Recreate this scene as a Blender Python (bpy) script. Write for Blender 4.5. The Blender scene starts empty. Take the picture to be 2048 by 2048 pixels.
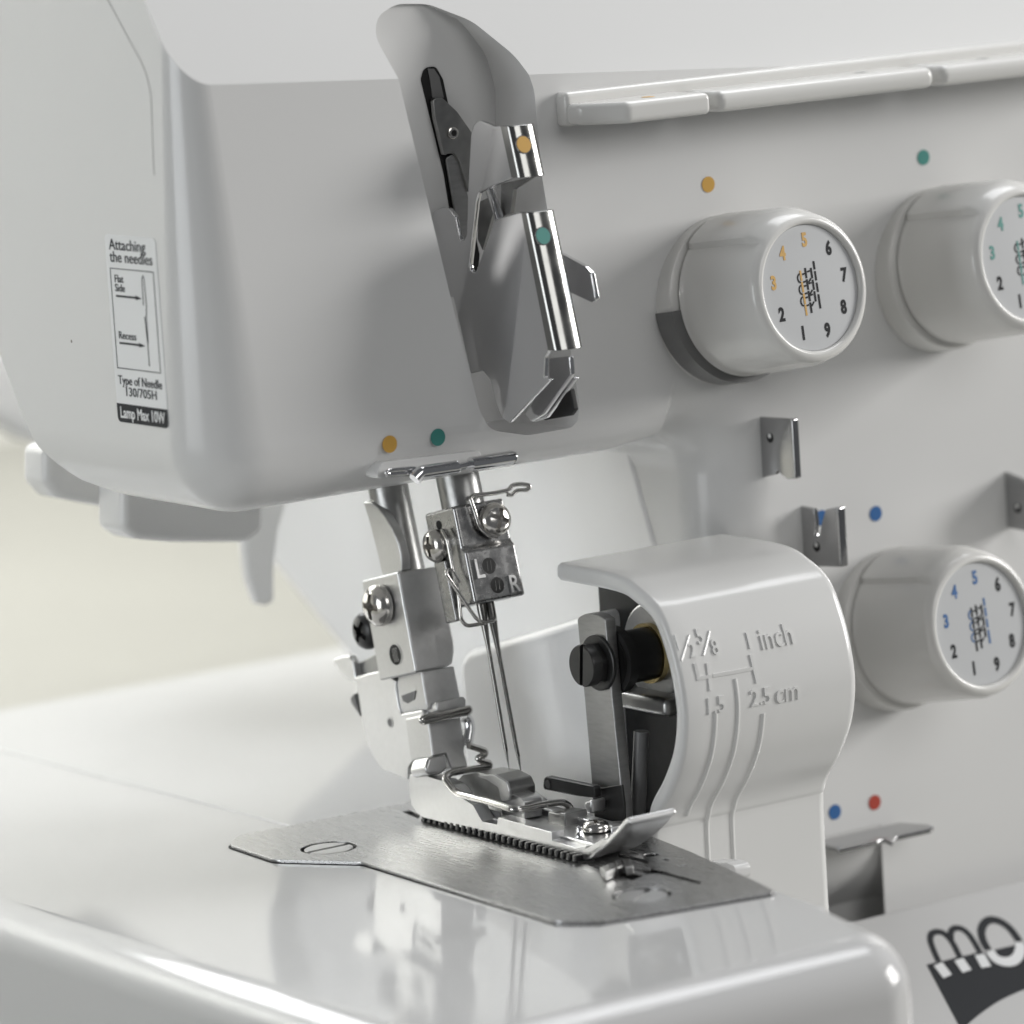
import bpy, bmesh, math, random
from mathutils import Vector, Matrix
random.seed(4)
S = 0.001                                   # everything below is written in millimetres
V = Vector
scene = bpy.context.scene
COL = scene.collection

# ------------------------------------------------------------------ camera
PSI, TH, RHO = math.radians(35), math.radians(8.75), math.radians(3.6)
FPX, DIST = 10000.0, 826.0
_r0 = V((math.cos(PSI), -math.sin(PSI), 0))
DV = V((math.sin(PSI)*math.cos(TH), math.cos(PSI)*math.cos(TH), -math.sin(TH)))
_u0 = _r0.cross(DV)
RV = _r0*math.cos(RHO) - _u0*math.sin(RHO)
UV = _u0*math.cos(RHO) + _r0*math.sin(RHO)
def ray(q): return DV*FPX + RV*(q[0]-1024) - UV*(q[1]-1024)
CAM = -(ray((1065, 1660))/FPX)*DIST
cd = bpy.data.cameras.new('camera'); cam = bpy.data.objects.new('camera', cd); COL.objects.link(cam)
m = Matrix((RV, UV, -DV)).transposed().to_4x4(); m.translation = CAM*S
cam.matrix_world = m
cd.sensor_width = 36; cd.lens = FPX/2048*36
cd.clip_start = 0.05; cd.clip_end = 20
cd.dof.use_dof = True; cd.dof.focus_distance = 0.815; cd.dof.aperture_fstop = 14
scene.camera = cam

# ------------------------------------------------------------------ light
w = bpy.data.worlds.new('World'); scene.world = w; w.use_nodes = True
w.node_tree.nodes['Background'].inputs[0].default_value = (0.93, 0.96, 1.0, 1)
w.node_tree.nodes['Background'].inputs[1].default_value = 0.09
def area(name, loc, aim, sx, sy, power, col):
    l = bpy.data.lights.new(name, 'AREA'); l.shape = 'RECTANGLE'; l.size = sx*S; l.size_y = sy*S
    l.energy = power; l.color = col
    o = bpy.data.objects.new(name, l); COL.objects.link(o)
    o.location = V(loc)*S
    o.rotation_euler = (V(aim)-V(loc)).to_track_quat('-Z', 'Y').to_euler()
    return o
area('softbox_right', (1820, -830, 560), (30, 0, 75), 700, 700, 27.0, (1.0, 0.985, 0.96))
area('fill_front', (150, -1500, 760), (0, 0, 70), 800, 600, 3.2, (1.0, 0.99, 0.97))  # added frontal fill, brightens the front face and the channel
area('softbox_left', (-820, -20, 70), (-20, 10, 45), 420, 420, 1.9, (0.94, 0.975, 1.0))
area('softbox_top', (360, 80, 760), (0, -10, 60), 420, 420, 2.8, (0.97, 0.985, 1.0))
area('softbox_back', (-20, 820, 620), (-20, 0, 20), 420, 160, 2.6, (0.98, 0.99, 1.0))
area('background_fill', (-250, 720, 520), (-150, 1000, 250), 1000, 200, 9.5, (1.0, 1.0, 0.99))  # added lamp out of view, brightens the wall and far table
scene.view_settings.view_transform = 'Standard'; scene.view_settings.look = 'None'
scene.view_settings.exposure = 0.36; scene.view_settings.gamma = 1.0

# ------------------------------------------------------------------ photo pixel -> plane
class Zoom:
    def __init__(s, x0, y0, k): s.x0, s.y0, s.k = x0, y0, k
    def __call__(s, x, y): return (s.x0+x/s.k, s.y0+y/s.k)
Z5 = Zoom(650, 900, 3.864); Z6 = Zoom(650, 1200, 3.864); Z7 = Zoom(950, 1400, 3.864); Z8 = Zoom(1050, 1000, 2.76)
Z2 = Zoom(700, 0, 3.5127); Z3 = Zoom(800, 380, 3.864); Z4 = Zoom(1250, 250, 2.421); Z4b = Zoom(1400, 780, 2.981)
ZK = Zoom(1050, 1180, 6.44); ZD = Zoom(1450, 430, 6.44); ZS = Zoom(180, 430, 4.295); ZB = Zoom(1448, 1448, 3.22)
ZW = Zoom(1000, 50, 1.843); ZF = Zoom(0, 0, 0.94336)
EX, EY, EZ = V((1, 0, 0)), V((0, 1, 0)), V((0, 0, 1))
TA = math.radians(13.5)                     # the needle and presser bars lean back
TX, TY, TZ = EX, V((0, math.cos(TA), -math.sin(TA))), V((0, math.sin(TA), math.cos(TA)))
def hit(q, n, val):                         # point where the pixel's ray meets the plane  n.p = val
    v = ray(q); return CAM + v*((val - n.dot(CAM))/n.dot(v))
def hits(z, pts, n, val): return [hit(z(*p), n, val) for p in pts]
def T(x, y, z): return TX*x + TY*y + TZ*z

# ------------------------------------------------------------------ materials
def mat(name, col, rough=0.4, metal=0.0, coat=0.0, noise=0.0, nscale=400, bump=0.0, bscale=2500, aniso=None, spec=0.5, rvar=0.0, specks=0, smudge=.05):
    M = bpy.data.materials.new(name); M.use_nodes = True
    nt = M.node_tree; b = nt.nodes['Principled BSDF']
    b.inputs['Base Color'].default_value = (*col, 1); b.inputs['Roughness'].default_value = rough
    b.inputs['Metallic'].default_value = metal; b.inputs['Coat Weight'].default_value = coat
    b.inputs['Coat Roughness'].default_value = 0.08; b.inputs['Specular IOR Level'].default_value = spec
    tc = nt.nodes.new('ShaderNodeTexCoord'); src = tc.outputs['Object']
    if aniso:
        mp = nt.nodes.new('ShaderNodeMapping'); mp.inputs['Scale'].default_value = aniso
        nt.links.new(src, mp.inputs['Vector']); src = mp.outputs['Vector']
    if noise or rvar:
        n = nt.nodes.new('ShaderNodeTexNoise'); n.inputs['Scale'].default_value = nscale; n.inputs['Detail'].default_value = 5
        nt.links.new(src, n.inputs['Vector'])
        if noise:
            r = nt.nodes.new('ShaderNodeMapRange'); r.inputs['To Min'].default_value = 1-noise; r.inputs['To Max'].default_value = 1+noise
            r.inputs['From Min'].default_value = .3; r.inputs['From Max'].default_value = .7
            mx = nt.nodes.new('ShaderNodeVectorMath'); mx.operation = 'SCALE'; mx.inputs[0].default_value = col
            nt.links.new(n.outputs['Fac'], r.inputs['Value']); nt.links.new(r.outputs['Result'], mx.inputs['Scale'])
            nt.links.new(mx.outputs['Vector'], b.inputs['Base Color'])
        if rvar:
            r = nt.nodes.new('ShaderNodeMapRange'); r.inputs['To Min'].default_value = max(.02, rough-rvar); r.inputs['To Max'].default_value = rough+rvar
            r.inputs['From Min'].default_value = .3; r.inputs['From Max'].default_value = .7
            nt.links.new(n.outputs['Fac'], r.inputs['Value']); nt.links.new(r.outputs['Result'], b.inputs['Roughness'])
    if specks:
        vo = nt.nodes.new('ShaderNodeTexVoronoi'); vo.inputs['Scale'].default_value = specks; nt.links.new(tc.outputs['Object'], vo.inputs['Vector'])
        lt = nt.nodes.new('ShaderNodeMath'); lt.operation = 'LESS_THAN'; lt.inputs[1].default_value = .013; nt.links.new(vo.outputs['Distance'], lt.inputs[0])
        sc = nt.nodes.new('ShaderNodeSeparateColor'); nt.links.new(vo.outputs['Color'], sc.inputs['Color'])
        gt = nt.nodes.new('ShaderNodeMath'); gt.operation = 'GREATER_THAN'; gt.inputs[1].default_value = .45; nt.links.new(sc.outputs[0], gt.inputs[0])
        mu = nt.nodes.new('ShaderNodeMath'); mu.operation = 'MULTIPLY'; nt.links.new(lt.outputs[0], mu.inputs[0]); nt.links.new(gt.outputs[0], mu.inputs[1])
        mi = nt.nodes.new('ShaderNodeMix'); mi.data_type = 'RGBA'; mi.inputs['A'].default_value = (*col, 1); mi.inputs['B'].default_value = (col[0]*.35, col[1]*.34, col[2]*.32, 1)
        nt.links.new(mu.outputs[0], mi.inputs['Factor']); nt.links.new(mi.outputs['Result'], b.inputs['Base Color'])
        sm_ = nt.nodes.new('ShaderNodeTexNoise'); sm_.inputs['Scale'].default_value = 35; sm_.inputs['Detail'].default_value = 6; sm_.inputs['Roughness'].default_value = .65
        nt.links.new(tc.outputs['Object'], sm_.inputs['Vector'])
        mr = nt.nodes.new('ShaderNodeMapRange'); mr.inputs['From Min'].default_value = .42; mr.inputs['From Max'].default_value = .72
        mr.inputs['To Min'].default_value = rough; mr.inputs['To Max'].default_value = rough+smudge
        nt.links.new(sm_.outputs['Fac'], mr.inputs['Value']); nt.links.new(mr.outputs['Result'], b.inputs['Roughness'])
    if bump:
        n2 = nt.nodes.new('ShaderNodeTexNoise'); n2.inputs['Scale'].default_value = bscale; n2.inputs['Detail'].default_value = 3
        nt.links.new(src, n2.inputs['Vector'])
        bp = nt.nodes.new('ShaderNodeBump'); bp.inputs['Strength'].default_value = bump; bp.inputs['Distance'].default_value = 0.00004
        nt.links.new(n2.outputs['Fac'], bp.inputs['Height']); nt.links.new(bp.outputs['Normal'], b.inputs['Normal'])
    return M
WHITE = mat('white_plastic', (.71, .71, .705), .17, bump=.03, bscale=1800, specks=42, smudge=.04)
SHEEN = mat('glossy_white_plastic', (.56, .56, .56), .05, spec=.4, bump=.012, bscale=300, specks=55, smudge=.06)
COLW = mat('lightened_white_plastic', (.88, .88, .88), .13)  # white plastic lightened, the column's brightness is put into its colour
GUARD = mat('guard_white_plastic', (.72, .72, .71), .2, bump=.03)
DIAL = mat('dial_ivory_plastic', (.72, .715, .695), .18, bump=.03)
FACE = mat('dial_face_print', (.58, .59, .60), .22)
SEAM = mat('seam_grey', (.34, .34, .33), .5)
GREYP = mat('grey_plastic', (.17, .17, .17), .4)
CHROME = mat('polished_chrome', (.78, .78, .79), .09, 1, rvar=.04, nscale=300)
SHEET = mat('bright_sheet_steel', (.46, .46, .465), .13, 1, rvar=.04, nscale=300)
DCHROME = mat('darkened_chrome', (.30, .30, .29), .16, 1, rvar=.04, nscale=300)  # chrome darkened in colour in place of dark reflections on the folds
WIRE = mat('steel_wire', (.60, .59, .57), .17, 1, noise=.06, nscale=500)
SATIN = mat('satin_cast_steel', (.60, .60, .60), .36, 1, noise=.03, nscale=1200, bump=.3, bscale=4500, rvar=.03)
DARKST = mat('gunmetal_steel', (.36, .36, .355), .34, 1, noise=.08, nscale=600, bump=.3, bscale=3000, rvar=.06)
CLAMP = mat('dark_cast_steel', (.34, .34, .34), .26, 1, noise=.07, nscale=700, bump=.18, bscale=3500, rvar=.05)
SOLE = mat('nickel_foot_steel', (.74, .74, .74), .30, 1, noise=.02, nscale=900, bump=.2, bscale=4000, rvar=.02)
BRUSH = mat('brushed_plate_steel', (.43, .43, .43), .30, 1, noise=.10, nscale=260, bump=.5, bscale=500, aniso=(14, 1.2, 8), rvar=.08)
KNIFE = mat('ground_knife_steel', (.40, .40, .40), .38, 1, noise=.10, nscale=300, bump=.4, bscale=700, aniso=(1, 1, 6), rvar=.06)
BLACK = mat('black_oxide', (.018, .018, .018), .35, noise=.2, nscale=500)
HOLE = mat('dark_hole', (.006, .006, .006), .7)
BRASS = mat('brass', (.70, .56, .28), .2, 1)
SCREW = mat('nickel_screw', (.70, .68, .65), .18, 1, noise=.08, nscale=600)
NEEDLE = mat('needle_steel', (.24, .235, .225), .22, 1, noise=.08, nscale=800, aniso=(8, 8, 1))
INK = mat('black_ink', (.010, .011, .013), .6, spec=.2)
INKGREY = mat('charcoal_ink', (.022, .024, .028), .6, spec=.2)
YELLOW = mat('ochre_ink', (.58, .33, .06), .4)
GREEN = mat('teal_ink', (.045, .24, .21), .4)
BLUE = mat('blue_ink', (.025, .12, .33), .4)
RED = mat('red_ink', (.42, .05, .03), .4)
STICK = mat('sticker_vinyl', (.76, .77, .78), .32)
TABLE = mat('pale_laminate', (.27, .265, .235), .6, noise=.04, nscale=12)
WALL = mat('wall_paint', (.80, .80, .76), .8, noise=.02, nscale=8)

# ------------------------------------------------------------------ object helpers
def thing(name, label=None, cat=None, parent=None):
    o = bpy.data.objects.new(name, None); COL.objects.link(o)
    o.empty_display_size = .01
    if label: o['label'] = label; o['category'] = cat
    if parent: o.parent = parent
    return o
def finish(bm, name, mt, parent, bevel=0.0, seg=2, ang=32, wn=True):
    bmesh.ops.recalc_face_normals(bm, faces=bm.faces)
    lim = math.radians(ang)
    for e in bm.edges:
        if len(e.link_faces) == 2: e.smooth = e.calc_face_angle(0) < lim
    for f in bm.faces: f.smooth = True
    for v in bm.verts: v.co *= S
    me = bpy.data.meshes.new(name); bm.to_mesh(me); bm.free()
    me.materials.append(mt)
    o = bpy.data.objects.new(name, me); COL.objects.link(o)
    if parent: o.parent = parent
    if bevel:
        b = o.modifiers.new('bevel', 'BEVEL'); b.width = bevel*S; b.segments = seg; b.limit_method = 'ANGLE'; b.angle_limit = lim
        b.harden_normals = False
    if wn:
        n = o.modifiers.new('wn', 'WEIGHTED_NORMAL'); n.keep_sharp = not bevel
    return o
def prism_bm(pts, vec, bm=None):
    bm = bm or bmesh.new(); vec = V(vec)
    a = [bm.verts.new(p) for p in pts]; b = [bm.verts.new(V(p)+vec) for p in pts]
    bm.faces.new(a); bm.faces.new(b[::-1]); n = len(pts)
    for i in range(n): bm.faces.new((a[i], b[i], b[(i+1) % n], a[(i+1) % n]))
    return bm
def prism(name, pts, vec, mt, parent, bevel=.25, seg=2): return finish(prism_bm(pts, vec), name, mt, parent, bevel, seg)
def box_bm(x, y, z, fx=EX, fy=EY, fz=EZ, bm=None):
    p = [fx*x[i]+fy*y[j]+fz*z[0] for i, j in ((0, 0), (1, 0), (1, 1), (0, 1))]
    return prism_bm(p, fz*(z[1]-z[0]), bm)
def box(name, x, y, z, mt, parent, bevel=.25, seg=2): return finish(box_bm(x, y, z), name, mt, parent, bevel, seg)
def tbox(name, x, y, z, mt, parent, bevel=.25, seg=2): return finish(box_bm(x, y, z, TX, TY, TZ), name, mt, parent, bevel, seg)
def rounded(pts, rad, n=6):                 # round the corners of a closed polygon (any space); rad one value or a list
    out = []; N = len(pts)
    for i, p in enumerate(pts):
        r = rad[i] if isinstance(rad, (list, tuple)) else rad
        p = V(p); a = V(pts[i-1])-p; b = V(pts[(i+1) % N])-p
        if r <= 0: out.append(p); continue
        la, lb = a.length, b.length; a.normalize(); b.normalize()
        th = a.angle(b); t = min(r/math.tan(th/2) if th < 3.1 else 0, la*.49, lb*.49)
        if t < 1e-6: out.append(p); continue
        s, e = p+a*t, p+b*t
        rr = t*math.tan(th/2); c = p+(a+b).normalized()*(rr/math.sin(th/2))
        u = (s-c); w2 = (e-c); tot = u.angle(w2)
        for k in range(n+1):
            f = k/n; out.append(c+(u*math.sin((1-f)*tot)+w2*math.sin(f*tot))/max(math.sin(tot), 1e-9))
    return out
def fillet_path(pts, r, n=6):               # round the bends of an open path
    pts = [V(p) for p in pts]; out = [pts[0]]
    for i in range(1, len(pts)-1):
        p = pts[i]; a = pts[i-1]-p; b = pts[i+1]-p
        t = min(r, a.length*.48, b.length*.48); s = p+a.normalized()*t; e = p+b.normalized()*t
        for k in range(n+1):
            f = k/n; out.append(s*(1-f)**2 + p*2*f*(1-f) + e*f*f)
    out.append(pts[-1]); return out
def tube_bm(path, r, n=10, bm=None):
    bm = bm or bmesh.new(); rings = []; N = len(path); up = None
    for i, p in enumerate(path):
        d = (V(path[min(i+1, N-1)])-V(path[max(i-1, 0)])).normalized()
        if up is None:
            up = d.orthogonal().normalized()
        up = (up - d*up.dot(d)).normalized(); sd = d.cross(up)
        rr = r[i] if isinstance(r, (list, tuple)) else r
        rings.append([bm.verts.new(V(p)+(up*math.cos(2*math.pi*k/n)+sd*math.sin(2*math.pi*k/n))*rr) for k in range(n)])
    for a, b in zip(rings, rings[1:]):
        for k in range(n): bm.faces.new((a[k], a[(k+1) % n], b[(k+1) % n], b[k]))
    bm.faces.new(rings[0][::-1]); bm.faces.new(rings[-1]); return bm
def tube(name, path, r, mt, parent, fil=0, n=10):
    if fil: path = fillet_path(path, fil)
    return finish(tube_bm(path, r, n), name, mt, parent, 0, ang=50, wn=False)
def lathe_bm(prof, org, ax, n=32, bm=None):
    bm = bm or bmesh.new(); ax = V(ax).normalized(); u = ax.orthogonal().normalized(); v = ax.cross(u); rings = []
    for r, h in prof:
        c = V(org)+ax*h
        if r < 1e-6: rings.append([bm.verts.new(c)])
        else: rings.append([bm.verts.new(c+(u*math.cos(2*math.pi*k/n)+v*math.sin(2*math.pi*k/n))*r) for k in range(n)])
    for a, b in zip(rings, rings[1:]):
        for k in range(n):
            f = [a[k % len(a)], a[(k+1) % len(a)], b[(k+1) % len(b)], b[k % len(b)]]
            g = []
            for x in f:
                if x not in g: g.append(x)
            if len(g) > 2: bm.faces.new(g)
    if len(rings[0]) > 1: bm.faces.new(rings[0][::-1])
    if len(rings[-1]) > 1: bm.faces.new(rings[-1])
    return bm
def lathe(name, prof, org, ax, mt, parent, n=32, bevel=0): return finish(lathe_bm(prof, org, ax, n), name, mt, parent, bevel, ang=40)
def disc(name, org, ax, r, mt, parent, h=.12, n=28): return lathe(name, [(r, 0), (r, h)], org, ax, mt, parent, n)
def cut(o, bms, op='DIFFERENCE'):           # boolean with one or more bmesh solids, applied
    tools = []
    for bm in bms:
        c = finish(bm, 'tool', HOLE, None, wn=False); tools.append(c)
        md = o.modifiers.new('cut', 'BOOLEAN'); md.operation = op; md.solver = 'EXACT'; md.object = c
    keep = [(x.name) for x in o.modifiers if x.type in ('BEVEL', 'WEIGHTED_NORMAL')]
    for k in keep: o.modifiers.remove(o.modifiers[k])
    dg = bpy.context.evaluated_depsgraph_get()
    me = bpy.data.meshes.new_from_object(o.evaluated_get(dg)); old = o.data
    o.modifiers.clear(); o.data = me; bpy.data.meshes.remove(old)
    for c in tools:
        mm = c.data; bpy.data.objects.remove(c); bpy.data.meshes.remove(mm)
    return o
def resmooth(o, ang=32, bevel=0, seg=2):
    bm = bmesh.new(); bm.from_mesh(o.data); bmesh.ops.remove_doubles(bm, verts=bm.verts, dist=1e-6)
    for e in bm.edges:
        if len(e.link_faces) == 2: e.smooth = e.calc_face_angle(0) < math.radians(ang)
    for f in bm.faces: f.smooth = True
    bm.to_mesh(o.data); bm.free()
    if bevel:
        b = o.modifiers.new('bevel', 'BEVEL'); b.width = bevel*S; b.segments = seg; b.limit_method = 'ANGLE'; b.angle_limit = math.radians(ang)
    n = o.modifiers.new('wn', 'WEIGHTED_NORMAL'); n.keep_sharp = not bevel
    return o
def shell(name, outline, rads, fu, fv, fn, base, top, mt, parent, steps=8, extra=None):
    """a solid standing on outline (list of 2D points, counter-clockwise in fu,fv) whose far face at 'top' (along fn) has rounded edges"""
    bm = bmesh.new(); N = len(outline)
    nor = []
    for i in range(N):
        a, b, c = V(outline[i-1]), V(outline[i]), V(outline[(i+1) % N])
        e1, e2 = (b-a).normalized(), (c-b).normalized()
        n1 = V((e1.y, -e1.x)); n2 = V((e2.y, -e2.x)); k = n1+n2
        nor.append(k/max(.25, 1+n1.dot(n2)))
    def ring(off, hgt):
        return [bm.verts.new(fu*(outline[i][0]-nor[i].x*rads[i]*off)+fv*(outline[i][1]-nor[i].y*rads[i]*off)+fn*(top-rads[i]*hgt if hgt is not None else base)) for i in range(N)]
    rings = [ring(0, None)]
    for k in range(steps+1):
        t = k/steps*math.pi/2; rings.append(ring(1-math.cos(t), 1-math.sin(t)))
    for a, b in zip(rings, rings[1:]):
        for i in range(N): bm.faces.new((a[i], a[(i+1) % N], b[(i+1) % N], b[i]))
    bm.faces.new(rings[0][::-1]); bm.faces.new(rings[-1])
    return finish(bm, name, mt, parent, 0, ang=40)
def text(name, s, org, xd, yd, size, mt, parent, align='CENTER', ext=.03, bold=.0, sx=1.0, warp=None, fit=None):
    cu = bpy.data.curves.new(name, 'FONT'); cu.body = s; cu.size = 1; cu.align_x = align; cu.align_y = 'CENTER'
    cu.offset = bold; cu.resolution_u = 3
    tmp = bpy.data.objects.new('tmp', cu); COL.objects.link(tmp)
    dg = bpy.context.evaluated_depsgraph_get(); dg.update()
    me = bpy.data.meshes.new_from_object(tmp.evaluated_get(dg)); bpy.data.objects.remove(tmp)
    bm = bmesh.new(); bm.from_mesh(me); bpy.data.meshes.remove(me)
    xd, yd = V(xd).normalized(), V(yd).normalized(); zd = xd.cross(yd)
    bmesh.ops.remove_doubles(bm, verts=bm.verts, dist=1e-4)
    if fit:
        xs_ = [v.co.x for v in bm.verts]; sx = fit/((max(xs_)-min(xs_))*size)
    fs = bm.faces[:]
    r = bmesh.ops.extrude_face_region(bm, geom=fs)
    topv = [g for g in r['geom'] if isinstance(g, bmesh.types.BMVert)]; tops = set(topv)
    for v in bm.verts:
        x, y = v.co.x*size*sx, v.co.y*size; h = ext if v in tops else -.05
        v.co = warp(x, y, h) if warp else V(org)+xd*x+yd*y+zd*h
    bmesh.ops.recalc_face_normals(bm, faces=bm.faces)
    return finish(bm, name, mt, parent, 0, wn=False, ang=20)
def ribbon_bm(pts, wid, nrm, ext=.05, sink=.05, closed=False, bm=None):
    bm = bm or bmesh.new(); pts = [V(p) for p in pts]; N = len(pts); nrm = V(nrm).normalized(); L = []
    for i, p in enumerate(pts):
        a = pts[i-1] if (i or closed) else None; b = pts[(i+1) % N] if (i < N-1 or closed) else None
        d1 = (p-a).normalized() if a is not None else (b-p).normalized(); d2 = (b-p).normalized() if b is not None else d1
        t = (d1+d2).normalized(); sd = nrm.cross(t); k = wid/2/max(.35, sd.dot(nrm.cross(d1)))
        L.append([bm.verts.new(p+sd*k+nrm*ext), bm.verts.new(p-sd*k+nrm*ext), bm.verts.new(p-sd*k-nrm*sink), bm.verts.new(p+sd*k-nrm*sink)])
    rng = range(N if closed else N-1)
    for i in rng:
        a, b = L[i], L[(i+1) % N]
        for k in range(4): bm.faces.new((a[k], a[(k+1) % 4], b[(k+1) % 4], b[k]))
    if not closed: bm.faces.new(L[0][::-1]); bm.faces.new(L[-1])
    return bm
def ribbon(name, pts, wid, nrm, mt, parent, ext=.05, closed=False):
    return finish(ribbon_bm(pts, wid, nrm, ext, closed=closed), name, mt, parent, 0, wn=False, ang=20)
def phillips(name, org, ax, r, parent, mt=SCREW, spin=.4, dome=.45):
    ax = V(ax).normalized(); h = r*.75
    prof = [(r*.8, 0), (r*.97, .08*h), (r, .25*h), (r*.98, .5*h), (r*.86, .78*h), (r*.6, .95*h), (r*.3, h*1.02), (0, h*1.04)]
    o = lathe(name, prof, org, ax, mt, parent, 36)
    u = ax.orthogonal().normalized(); v = ax.cross(u)
    a, b = u*math.cos(spin)+v*math.sin(spin), v*math.cos(spin)-u*math.sin(spin)
    c = V(org)
    def bar(p, q):
        pts = [c+p*(r*.62*i)+q*(r*.14*j)+ax*h*.5 for i, j in ((-1, -1), (1, -1), (1, 1), (-1, 1))]
        return prism_bm(pts, ax*h)
    core = lathe_bm([(r*.27, h*.35), (r*.30, h*2)], c, ax, 12)
    cut(o, [bar(a, b), bar(b, a), core]); return resmooth(o, 35)
def slotted(name, org, ax, r, h, parent, mt, along, sw=.16, depth=.5):
    ax = V(ax).normalized()
    o = lathe(name, [(r, 0), (r, h*.82), (r*.95, h)], org, ax, mt, parent, 40)
    a = V(along); a = (a-ax*a.dot(ax)).normalized(); b = ax.cross(a); c = V(org)
    pts = [c+a*(r*1.3*i)+b*(r*sw*j)+ax*h*(1-depth) for i, j in ((-1, -1), (1, -1), (1, 1), (-1, 1))]
    cut(o, [prism_bm(pts, ax*h)]); return resmooth(o, 35)

# ================================================================== setting
YF = -1.0                                  # front face of the housing
t = box('table', (-1500, 1800), (-230, 998), (-90, -70), TABLE, None, 2); t['kind'] = 'structure'
wl = box('wall', (-1500, 2600), (1000, 1020), (-700, 1600), WALL, None, 0); wl['kind'] = 'structure'

SM = thing('sewing_machine', 'white overlock sewing machine with steel presser foot, twin needles and tension dials', 'sewing machine')

# ------------------------------------------------------------------ housing: head, front panel, take-up channel
def outline_xz():
    pts = [(-58.3, 58.9), (23.7, 59.8), (41.3, 61.8), (41.3, -56.5), (147, -56.5), (147, 178), (-58.3, 178)]
    return [(p.x, p.y) for p in rounded([V((x, y, 0)) for x, y in pts], [12, 0, 9.3, 0, 0, 0, 0], 12)]
ol = outline_xz()
rd = [11.4 if x < 42 and z < 177 else .5 for x, z in ol]
rd = [min(r, 7.8) if (z < 64 and -44 < x < 33) else r for r, (x, z) in zip(rd, ol)]
hs = shell('housing', ol, rd, EX, EZ, -EY, -63.3, -YF, WHITE, SM, 10)
# top slope, under-cut at the rear of the head, guard notch, take-up channel
FN = V((0, 1, .15)).normalized(); FV = FN.dot(V((0, 9.6, 124)))   # sloping floor of the take-up channel
bn = V((.035, -math.sin(math.radians(56)), math.cos(math.radians(56)))).normalized()
bu = bn.cross(EX).normalized(); bv = bn.cross(bu)
bp = V((-13.7, YF, 125.5))
slope = prism_bm([bp+bu*a+bv*b for a, b in ((-200, -300), (200, -300), (200, 300), (-200, 300))], bn*300)
rear = prism_bm([V((-80, y, z)) for y, z in ((21.8, 55.6), (34.3, 59.6), (44.7, 62.2), (52.4, 67.5), (57.1, 74.3), (63.4, 84.6), (87, 84.6), (87, 55.6))], EX*116)
cavp = [(-2, -10.4), (-.95, -11.9), (-.7, -14.5), (-.1, -17.2), (.9, -19.8), (2.4, -22), (4.2, -24), (6.4, -26.5), (7, -30), (7, -69), (-2, -69)]
cav = bmesh.new()
q0 = [cav.verts.new((50, y, z)) for y, z in cavp]; q1 = [cav.verts.new((73+(y+1)*1.3, y, z)) for y, z in cavp]
cav.faces.new(q0[::-1]); cav.faces.new(q1)
for k in range(len(q0)): cav.faces.new((q0[k], q0[(k+1) % len(q0)], q1[(k+1) % len(q0)], q1[k]))
ch = [hit(ZF(*p), EY, YF) for p in ((737, 70), (752, 150), (800, 350), (850, 560), (905, 775), (925, 812), (1000, 822), (1088, 806), (1094, 770), (1060, 560), (1022, 330), (1008, 170), (985, 105), (930, 40), (860, 8), (800, 8), (755, 32))]
chr_ = rounded(ch, 8, 8); chan = bmesh.new()
c0 = [chan.verts.new(p-EY*30) for p in chr_]; c1 = [chan.verts.new(V((p.x, (FV-FN.z*p.z)/FN.y, p.z))) for p in chr_]
chan.faces.new(c0); chan.faces.new(c1[::-1])
for k in range(len(c0)): chan.faces.new((c0[k], c1[k], c1[(k+1) % len(c0)], c0[(k+1) % len(c0)]))
cut(hs, [slope, rear, chan, cav]); resmooth(hs, 24, bevel=.7, seg=3)
# slot in the channel floor
sl = hits(ZF, [(794, 150), (800, 128), (822, 125), (836, 150), (905, 480), (900, 540), (872, 540), (838, 330)], FN, FV-.15)
prism('take_up_slot', rounded(sl, 1.2, 4), EY*.1, HOLE, SM, 0)
# seam of the end cover and the coloured dots
XL = -58.3
sm = hits(ZF, [(198, -12), (285, 150), (290, 300), (292, 330)], EX, XL+.08)
tube('end_cover_seam', fillet_path(sm, 4), .15, SEAM, SM, n=6)
def dot(px, mt, n=-EY, r=1.33):
    p = hit(ZF(*px), EY, YF-.02); return disc('colour_dot', p, n, r, mt, SM, .1)
dot((735, 838), YELLOW, r=1.4); dot((826, 825), GREEN, r=1.4); dot((1336, 348), YELLOW); dot((1742, 297), GREEN)
dot((1550, 977), BLUE); dot((1652, 969), BLUE); dot((1575, 1532), BLUE); dot((1650, 1514), RED)

# ------------------------------------------------------------------ column behind the needles
cw = [(21.8, 76), (21.8, 55.6), (15.6, 39), (14.6, -13), (85, -13), (104, 2.6), (141, 25.5), (147.4, 40), (147.4, 76)]
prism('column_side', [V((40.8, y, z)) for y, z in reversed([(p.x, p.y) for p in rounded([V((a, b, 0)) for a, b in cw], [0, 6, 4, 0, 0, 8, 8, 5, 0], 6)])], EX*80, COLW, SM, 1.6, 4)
lb = [(-4, -6), (38, -6), (37.5, 23.5), (-4, 35.2)]
prism('lower_arm_cover', [V((12.8, p.x, p.y)) for p in rounded([V((a, b, 0)) for a, b in lb], [0, 0, 5, 0], 8)][::-1], EX*30, COLW, SM, 1.8, 4)
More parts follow.
